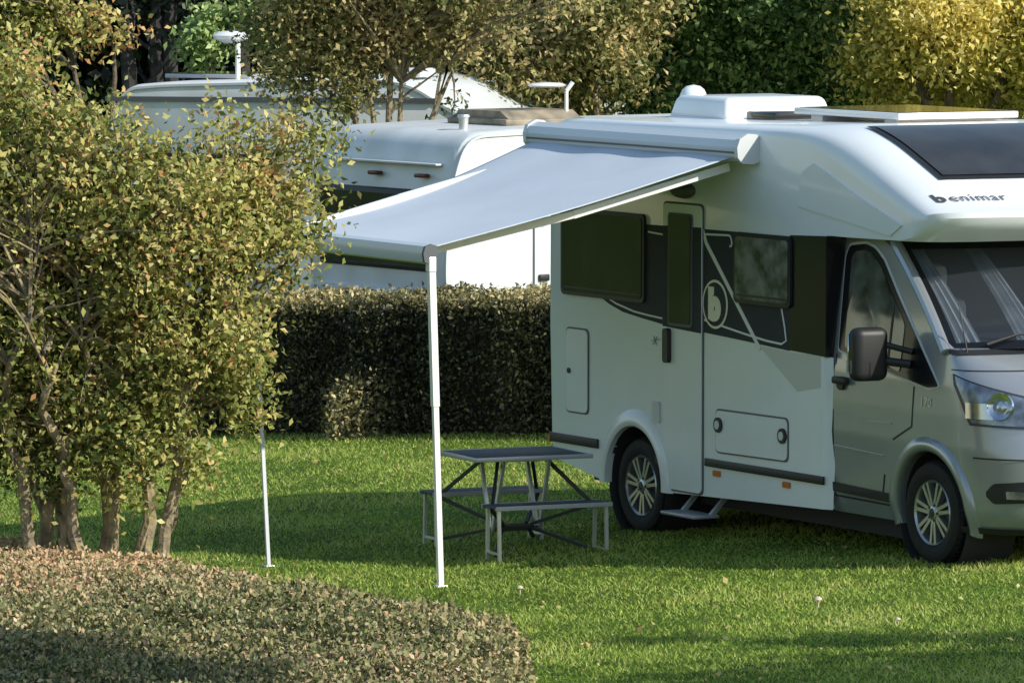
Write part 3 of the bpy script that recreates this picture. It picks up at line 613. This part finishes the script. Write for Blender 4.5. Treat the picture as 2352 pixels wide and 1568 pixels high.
for mir in(0,1):
    mm=lambda g_:(g_ if not mir else (lambda u,v:(lambda p:(p[0],2.3-p[1],p[2]))(g_(u,v))))
    lo=lambda u:1.06-.02*u+.24*max(0,1-u/.16);hi=lambda u:1.375-.16*u-.06*max(0,(u-.8)/.2)
    hl=MB().grid(mm(spatch(1.06,1.66,lo,hi,.004)),30,8).build('headlight',BLKPL,CAB,fix=False)
    b=MB();b.grid(mm(spatch(1.085,1.645,lambda u:lo(u)+.016,lambda u:hi(u)-.014,.009)),30,8);b.build('reflector',HLB,hl,fix=False)
    for tc,r,zc in((1.37,.085,1.185),(1.56,.06,1.15)):
        c=cabP(tc,zc,.016);yy=c[1] if not mir else 2.3-c[1];th=(tc-1)*math.pi/2;sg=1 if not mir else -1
        nl=Vector((math.sin(th),-math.cos(th)*sg,.15)).normalized();ax=Vector((nl.y,-nl.x,0)).normalized();az=ax.cross(nl)
        b=MB();b.lathe([(0,.008),(r*.3,.004),(r*.45,-.012),(r*.8,.0),(r,.014),(r*1.05,.0)],lambda p,q,a:tuple(Vector((c[0],yy,c[2]))+ax*p+az*q+nl*a),24);b.build('bulb_housing',[CHROME],hl)
    b=MB();b.grid(mm(spatch(1.14,1.32,lambda u:1.10,lambda u:1.20,.012)),10,2);b.build('side_reflector',CHROME,hl,fix=False)
    b=MB();b.grid(mm(spatch(1.06,1.66,lo,hi,.026)),30,8);b.build('lens',LENS,hl,fix=False)
    fl0=lambda u:.56+.03*u+.05*max(0,1-u/.12);fh0=lambda u:.69+.04*u-.05*max(0,1-u/.12)
    fg=MB().grid(mm(spatch(1.24,1.62,fl0,fh0,.005)),20,4).build('fog_light',BLKPL,CAB,fix=False)
    b=MB();b.grid(mm(spatch(1.36,1.50,lambda u:.60,lambda u:.65,.012)),8,2);b.build('lamp',HLB,fg,fix=False)
b=MB();b.grid(spatch(1.72,2.28,lambda u:.86,lambda u:1.20,.006),16,6,0)
for z in(.93,1.02,1.11): b.grid(spatch(1.73,2.27,lambda u:z,lambda u:z+.022,.016),16,1,1)
b.build('grille',[BLKPL,CHROME],CAB,fix=False)
b=MB();b.grid(spatch(1.62,2.38,lambda u:.42,lambda u:.62,.006),16,3);b.build('lower_grille',BLKPL,CAB,fix=False)
b=MB();b.grid(spatch(1.17,2.83,lambda u:.846,lambda u:.856,.005),40,1);b.build('bumper_seam',BLKPL,CAB,fix=False)
b=MB();b.grid(spatch(1.0,3.0,lambda u:.36,lambda u:.40,.012),40,1);b.build('bumper_lip',BLKPL,CAB,fix=False)
b=MB();b.grid(spatch(1.05,2.95,lambda u:1.395,lambda u:1.402,.003),40,1);b.build('bonnet_seam',BLKPL,CAB,fix=False)
for far in(0,1):
    fy=(lambda y:y) if not far else (lambda y:2.3-y)
    b=MB();b.box((2.99,-.206,1.29),(3.12,.03,1.64),0,.055,5,fn=lambda p:Vector((p.x+.06*(p.y),fy(p.y),p.z)))
    b.tube([(3.07,fy(.0),1.42),(3.20,fy(.13),1.40)],.028,8);b.tube([(3.07,fy(.0),1.53),(3.20,fy(.14),1.48)],.02,8)
    mi=b.build('wing_mirror',BLKPL,CAB)
    b=MB();b.box((2.977,-.19,1.35),(2.991,.01,1.60),0,.003,1,fn=lambda p:Vector((p.x+.06*p.y,fy(p.y),p.z)));b.build('mirror_glass',CHROME,mi)
    b=MB();b.box((3.0,-.22,1.34),(3.06,-.20,1.43),0,.008,2,fn=lambda p:Vector((p.x,fy(p.y),p.z)));b.build('indicator',LENS,mi)
b=MB();b.tube([(3.72,.22,1.50),(3.66,.19,1.83)],[.006,.003],6);b.build('aerial',BLKPL,CAB)
def wheel(L,y,z,flip=False,R=.335):
    sg=-1 if flip else 1
    e=bpy.data.objects.new('wheel',None);e.empty_display_size=.2;e.location=(L,y,z);link(e,VAN)
    fn=lambda p,q,a:(p,a*sg,q)
    b=MB();b.lathe([(.212,.035),(.218,.006),(.24,-.006),(.285,-.012),(.318,.004),(.332,.03),(.335,.06),(.335,.17),(.33,.20),(.30,.225),(.24,.23),(.212,.2)],fn,48)
    for i in range(48):
        a=2*math.pi*i/48
        b.add([fn((.336)*math.cos(a+d),(.336)*math.sin(a+d),w) for d,w in((-.02,.02),(.035,.02),(.06,.10),(.005,.10))]+[fn((.343)*math.cos(a+d),(.343)*math.sin(a+d),w) for d,w in((-.015,.028),(.03,.028),(.055,.10),(.01,.10))],[(4,5,6,7),(0,1,5,4),(1,2,6,5),(2,3,7,6),(3,0,4,7)])
    b.build('tyre',RUBBER,e)
    b=MB();b.lathe([(.216,.01),(.210,.0),(.198,.012),(.192,.05),(.19,.19)],fn,48,0);b.lathe([(0,.075),(.19,.075)],fn,40,1);b.lathe([(0,.055),(.12,.06),(.13,.075)],fn,30,2)
    for i in range(7):
        a0=2*math.pi*i/7+.25
        for da in(-.15,.15):
            ai=a0+da*1.5;ao=a0+da*.9
            p0=Vector((.05*math.cos(ai),.05*math.sin(ai)));p1=Vector((.203*math.cos(ao),.203*math.sin(ao)));d=(p1-p0).normalized();nn=Vector((-d.y,d.x))
            w0,w1=.012,.012;q=[p0+nn*w0,p0-nn*w0,p1-nn*w1,p1+nn*w1]
            b.add([fn(p.x,p.y,.012 if k_<2 else .006) for k_,p in enumerate(q)]+[fn(p.x,p.y,.05) for p in q],[(0,1,2,3),(0,4,5,1),(1,5,6,2),(2,6,7,3),(3,7,4,0)],0)
    b.lathe([(0,.0),(.035,.003),(.05,.012),(.062,.02),(.062,.06)],fn,24,0);b.lathe([(0,-.004),(.026,-.002),(.03,.002)],fn,16,1)
    for i in range(5):
        a=2*math.pi*i/5;b.lathe([(0,.0),(.009,.0),(.009,.02)],lambda p,q,t:fn(p+.052*math.cos(a),q+.052*math.sin(a),t+.006),8,1)
    b.build('rim',[RIMM,RIMD,SEAM],e)
wheel(-.17,.035,.315);wheel(3.57,.06,.455);wheel(-.17,2.265,.315+.12,True);wheel(3.57,2.24,.575,True)
# ---- awning
b=MB();prof=[(0,2.655),(-.05,2.64),(-.13,2.645),(-.165,2.68),(-.17,2.74),(-.15,2.79),(-.09,2.82),(-.03,2.815),(0,2.80)]
b.prism([(y,z) for y,z in prof],lambda y,z,t:(t,y,z),-1.46,1.46)
AWN=b.build('awning',M('awning_casing_paint',(.55,.60,.65),.35,coat=.3),VAN,ang=25)
for l in(-1.5,1.455):
    b=MB();b.prism([(y*1.05+.002,2.73+(z-2.73)*1.15) for y,z in prof],lambda y,z,t:(t,y,z),l,l+.045);b.build('end_cap',GREYPL,AWN,smooth=False)
b=MB();b.box((-1.45,-.176,2.70),(1.45,-.168,2.712),0);b.build('casing_seam',SEAM,AWN,smooth=False)
WB,ZB=-2.44,2.12
def fab(u,v):
    L=-1.42+2.80*u;w=-.12+(WB+.12)*v;z=2.685+(ZB-2.685)*v-(.024+.10*(1-u))*math.sin(math.pi*v)+.003*math.sin(u*9+v*5)
    z+=.007*math.sin(u*17+v*3)*math.exp(-(v/.2)**2)
    return (L,w,z)
b=MB();b.grid(fab,60,50);FB=b.build('canopy',FABRIC,AWN,fix=False)
md=FB.modifiers.new('thick','SOLIDIFY');md.thickness=.004
b=MB();fp=[(.02,.02),(-.03,.035),(-.075,.02),(-.09,-.03),(-.08,-.085),(-.04,-.10),(0,-.09),(.02,-.04)]
b.prism(fp,lambda y,z,t:(t,WB+y,ZB+z),-1.45,1.42);FR=b.build('front_bar',AWN.data.materials[0],AWN,ang=30)
for l in(1.42,-1.475):
    b=MB();b.prism([(y*.98,z*.98) for y,z in fp],lambda y,z,t:(t,WB+y,ZB+z),l,l+.025);b.build('bar_cap',SEAM,FR,smooth=False)
for sgn in(1,-1):
    b=MB();a0=(sgn*1.22,-.08,2.60);el=(sgn*1.30-sgn*.05,-1.3,2.31);a1=(sgn*1.1,WB+.05,ZB-.05)
    b.beam(a0,el,.03,.055);b.beam(el,a1,.03,.05);b.build('folding_arm',ALUW,AWN,smooth=False)
vm=Matrix.Translation((.949,42.5,0))@Matrix.Rotation(math.radians(28.6-90),4,'Z');vi=vm.inverted()
for top_,foot,k,mt in(((1.42,WB-.02,ZB-.06),(-.47,40.07),.9,ALUW),((-1.24,WB-.02,ZB-.06),(-1.68,42.05),.6,ALUG)):
    ft=vi@Vector((foot[0],foot[1],gz(foot[0])));tp_=Vector(top_);b=MB()
    b.box((tp_.x-.028,tp_.y-.028,tp_.z-.09),(tp_.x+.028,tp_.y+.028,tp_.z+.01),0,.008)
    md_=tp_.lerp(ft,.45)
    b.beam(tp_,md_,.052*k,.045*k,0,up=(1,0,0));b.beam(md_,ft,.042*k,.034*k,0,up=(1,0,0));b.box((ft.x-.035,ft.y-.035,ft.z-.005),(ft.x+.035,ft.y+.035,ft.z+.012),0,.005)
    b.build('support_leg',mt,AWN,smooth=False)
# ------------------------------------------------------------ picnic table
PT=empty('picnic_table',(.02,42.0,gz(.02)),math.radians(24),'folding aluminium picnic table with attached bench seats on grass','picnic table')
TOP=M('table_top_grey',(.06,.075,.10),.6,spec=.25,var=.15,scale=6)
BLM=M('black_metal',(.03,.03,.033),.5)
b=MB();b.box((-.43,-.33,.655),(.43,.33,.675),0,.008);tt_=b.build('tabletop',TOP,PT)
b=MB()
for y in(-.33,.33): b.box((-.435,y-.006,.648),(.435,y+.006,.679),0,.004)
for x in(-.435,.435): b.box((x-.006,-.335,.648),(x+.006,.335,.679),0,.004)
b.build('trim',ALUG,tt_)
for sy in(-1,1):
    y0=sy*.54
    b=MB();b.box((-.43,y0-.12,.355),(.43,y0+.12,.373),0,.006);se=b.build('seat',TOP,PT)
    b=MB()
    for q in(-.125,.115): b.box((-.435,y0+q,.345),(.435,y0+q+.012,.375),0,.003)
    b.build('seat_rail',ALUG,se,smooth=False)
    for x in(-.40,.40):
        b=MB()
        for dy in(-.09,.09): b.beam((x,y0+dy,.35),(x,y0+dy*1.15,.0),.022,.022)
        b.beam((x,y0-.09,.05),(x,y0+.09,.05),.015,.015)
        b.build('seat_leg',ALU,se,smooth=False)
    b=MB()
    for x in(-.17,.17): b.beam((x,sy*.20,.65),(x*1.05,sy*.02,.14),.022,.03)
    b.beam((-.17,sy*.2,.64),(.17,sy*.2,.64),.02,.02);b.build('frame_strut',ALU,PT,smooth=False)
    b=MB()
    for x in(-.17,.17):
        b.beam((x,sy*.10,.65),(x*2.2,y0-sy*.08,.35),.022,.022);b.beam((x*.6,sy*.04,.18),(x*2.2,y0-sy*.1,.34),.022,.022)
        b.beam((x*.6,sy*.02,.16),(x*2.25,y0,.03),.022,.022)
    b.beam((-.12,sy*.04,.17),(.12,sy*.04,.17),.02,.02)
    b.build('cross_strut',BLM,PT,smooth=False)
b=MB();b.beam((-.2,0,.15),(.2,0,.15),.03,.03);b.build('brace',BLM,PT,smooth=False)
# ------------------------------------------------------------ caravans
CWH=M('caravan_white',(.70,.74,.77),.4,scale=1.8,col2=(.58,.61,.62))
def caravan(name,loc,rotz,prof,width,label,wins_end=(),wins_side=(),door=None,inset=.06,rr=.16):
    e=empty(name,loc,rotz,label,'caravan',group='touring caravans behind the hedge')
    b=MB();Wl=[0,.015,.05,inset+.06];Wl=Wl+[width-w for w in Wl[::-1]]
    cx=sum(p[0] for p in prof)/len(prof);cz=sum(p[1] for p in prof)/len(prof);pr=rpoly(prof,rr,6);n=len(pr);vs=[]
    xs_=[p[0] for p in pr];x0,x1=min(xs_),max(xs_);z1=max(p[1] for p in pr)
    for w in Wl:
        f_=min(w,width-w);k=.05*(1-ss(f_/.07))
        for x,z in pr: vs.append((x+(k if x<cx else -k)*min(1,abs(x-cx)/(cx-x0)),w,z-(k if z>cz else 0)+(.03*ss(f_/.6) if z>z1-.35 else 0)))
    fs=[(i*n+k,i*n+(k+1)%n,(i+1)*n+(k+1)%n,(i+1)*n+k) for i in range(len(Wl)-1) for k in range(n)]+[tuple(range(n)),tuple((len(Wl)-1)*n+k for k in range(n))[::-1]]
    b.add(vs,fs);bd=b.build('body',CWH,e,ang=30)
    b=MB()
    for i in range(n):
        p,q=pr[i],pr[(i+1)%n]
        if p[1]>.6 or q[1]>.6: b.beam((p[0]*.995+cx*.005,.0,p[1]-.02),(q[0]*.995+cx*.005,.0,q[1]-.02),.025,.025,up=(0,1,0))
    b.build('edge_trim',GREYPL,e,smooth=False)
    for (y0,y1,z0,z1_) in wins_end:
        xf=x0-.012
        w=MB().box((xf-.02,y0,z0),(xf+.16,y1,z1_),0,.03,2).build('window',BLKPL,e);MB().box((xf-.026,y0+.04,z0+.04),(xf-.016,y1-.04,z1_-.04),0,.004,1).build('pane',GLASS,w)
    for (a,c,z0,z1_) in wins_side:
        w=MB().prism(rect(a,c,z0,z1_,.06),SD,-.025,0).build('window',BLKPL,e,smooth=False);MB().prism(rect(a+.04,c-.04,z0+.04,z1_-.04,.05),SD,-.03,-.024).build('pane',GLASS,w,smooth=False)
    if door:
        d=MB().prism(rect(door[0],door[1],.35,2.1,.06),SD,-.008,0).build('door',SEAM,e,smooth=False);MB().prism(rect(door[0]+.012,door[1]-.012,.362,2.088,.055),SD,-.014,-.008).build('door_panel',CWH,d,smooth=False)
        MB().box((door[0]+.05,-.04,1.1),(door[0]+.16,-.012,1.16),0,.01).build('handle',BLKPL,d)
    cxw=(x0+x1)/2
    b=MB();b.lathe([(.1,-.005),(.29,-.005),(.31,.02),(.31,.18),(.1,.18)],lambda p,q,a:(cxw+p,a+.03,.31+q),28,0);b.lathe([(0,.0),(.17,.0),(.18,.02)],lambda p,q,a:(cxw+p,a+.03,.31+q),24,1);b.build('wheel',[RUBBER,RIMM],e)
    b=MB();b.beam((x1-.3,width/2-.4,.4),(x1+1.1,width/2,.4),.07,.1);b.beam((x1-.3,width/2+.4,.4),(x1+1.1,width/2,.4),.07,.1);b.build('drawbar',ALU,e,smooth=False)
    return e
za=gz(-.5)
A=caravan('caravan',(-.52,54,za),math.radians(34.8),[(0,.45),(-.10,1.2),(-.02,2.0),(.14,2.42),(1.2,2.45),(5.0,2.45),(5.6,2.15),(5.9,1.3),(5.7,.45)],2.2,'white caravan with shaded rear end and sunlit side behind the hedge',wins_end=[(.22,2.0,1.20,1.92)],wins_side=[(2.2,3.4,1.3,2.0)],door=(.86,1.5),rr=.26)
for y in(.35,1.1):
    b=MB();b.box((-.09,y,2.03),(-.01,y+.14,2.065),0,.01);b.build('tail_lamp',RED,A)
b=MB();b.box((-.05,.2,2.14),(.05,2.0,2.16),0,.008);b.build('trim_strip',GREYPL,A)
b=MB();b.box((-.14,.1,.95),(.0,2.1,1.02),0,.01);b.build('trim_strip',GREYPL,A)
b=MB();b.prism(circ(.95,1.66,.075,22),SD,-.02,0);b.prism(circ(.95,1.66,.05,18),SD,-.028,-.02,1);b.build('vent',[GREYPL,SEAM],A)
HATM=M('weathered_brown_hatch',(.34,.28,.20),.7,col2=(.15,.13,.10),scale=5)
b=MB();b.box((.95,.55,2.46),(1.85,1.5,2.52),0,.02);b.prism([(0,0),(1,0),(.85,.07),(.15,.07)],lambda a,c,t:(t,.58+a*.9,2.52+c),1.0,1.8);b.build('roof_hatch',HATM,A,smooth=False)
b=MB();b.tube([(1.72,.70,2.44),(1.72,.70,2.76)],.018,8);b.tube([(1.72,.70,2.76),(1.77,.67,2.84)],.02,8);b.lathe([(0,2.84),(.13,2.83),(.16,2.81),(.13,2.795),(0,2.79)],lambda p,q,r:(1.57+p*1.2,.80+q,r),20);b.build('antenna',ALUW,A)
b=MB();b.lathe([(0,2.58),(.05,2.58),(.06,2.56),(.045,2.55),(.04,2.42)],lambda p,q,r:(.42+p,.45+q,r),14);b.build('chimney',ALU,A)
Bc=caravan('caravan',(-4.15,63.3,gz(-3)),math.radians(-20.4),[(0,.45),(-.08,1.2),(0,2.4),(.15,2.72),(.6,2.76),(3.0,2.84),(3.35,2.78),(4.05,2.38),(4.25,2.0),(4.3,1.2),(4.2,.45)],2.1,'white caravan with solar panel and sloping front under the trees',wins_side=[(.6,1.8,1.4,2.05),(2.4,3.6,1.4,2.05)])
b=MB();b.box((.35,.6,2.80),(1.3,1.5,2.845),0,.01);b.box((.38,.63,2.843),(1.27,1.47,2.849),1);b.build('solar_panel',[ALUG,GLASS],Bc)
b=MB();b.tube([(1.22,.5,2.78),(1.22,.5,3.17)],.028,8);b.lathe([(0,3.30),(.12,3.29),(.18,3.25),(.16,3.215),(.06,3.17),(0,3.17)],lambda p,q,r:(1.14+p*1.1,.5+q,r),20);b.build('antenna',ALUW,Bc)
b=MB();b.box((3.0,.35,2.84),(3.3,.8,2.93),0,.02);b.build('roof_vent',CWH,Bc)
b=MB();b.box((1.9,.5,2.80),(2.4,1.0,2.88),0,.02);b.build('roof_vent',GREYPL,Bc)
b=MB();b.beam((-.05,-.01,2.60),(3.6,-.01,2.62),.02,.05);b.build('rain_gutter',SEAM,Bc,smooth=False)
caravan('caravan',(-2.4,67.5,gz(0)),math.radians(2),[(0,.45),(-.08,1.2),(0,2.0),(.7,2.35),(3.55,2.38),(3.75,2.2),(3.8,1.2),(3.7,.45)],2.3,'pale grey roofed caravan mostly hidden behind other caravans')
# ------------------------------------------------------------ light, sky, camera
w=bpy.data.worlds.new('World');scene.world=w;w.use_nodes=True;nt=w.node_tree
sk=nt.nodes.new('ShaderNodeTexSky');sk.sky_type='NISHITA';sk.sun_disc=False;sk.sun_elevation=EL;sk.sun_rotation=math.atan2(S.x,S.y);sk.air_density=1.6;sk.dust_density=.8;sk.ozone_density=3
nt.links.new(sk.outputs[0],nt.nodes['Background'].inputs[0]);nt.nodes['Background'].inputs[1].default_value=.15
sl=bpy.data.lights.new('sun','SUN');sl.energy=5;sl.angle=math.radians(.5);sl.color=(1,.95,.83);so=bpy.data.objects.new('sun',sl);so.rotation_euler=(-S).to_track_quat('-Z','Y').to_euler();so.location=(20,20,30);link(so)
cd=bpy.data.cameras.new('camera');cam=bpy.data.objects.new('camera',cd);link(cam);cam.location=(0,0,4.45);cam.rotation_euler=(math.radians(90-4.19),0,0)
cd.sensor_width=36;cd.lens=F/2352*36;cd.clip_end=3000;cd.clip_start=.5
scene.camera=cam
scene.view_settings.view_transform='Standard';scene.view_settings.look='None';scene.view_settings.exposure=0
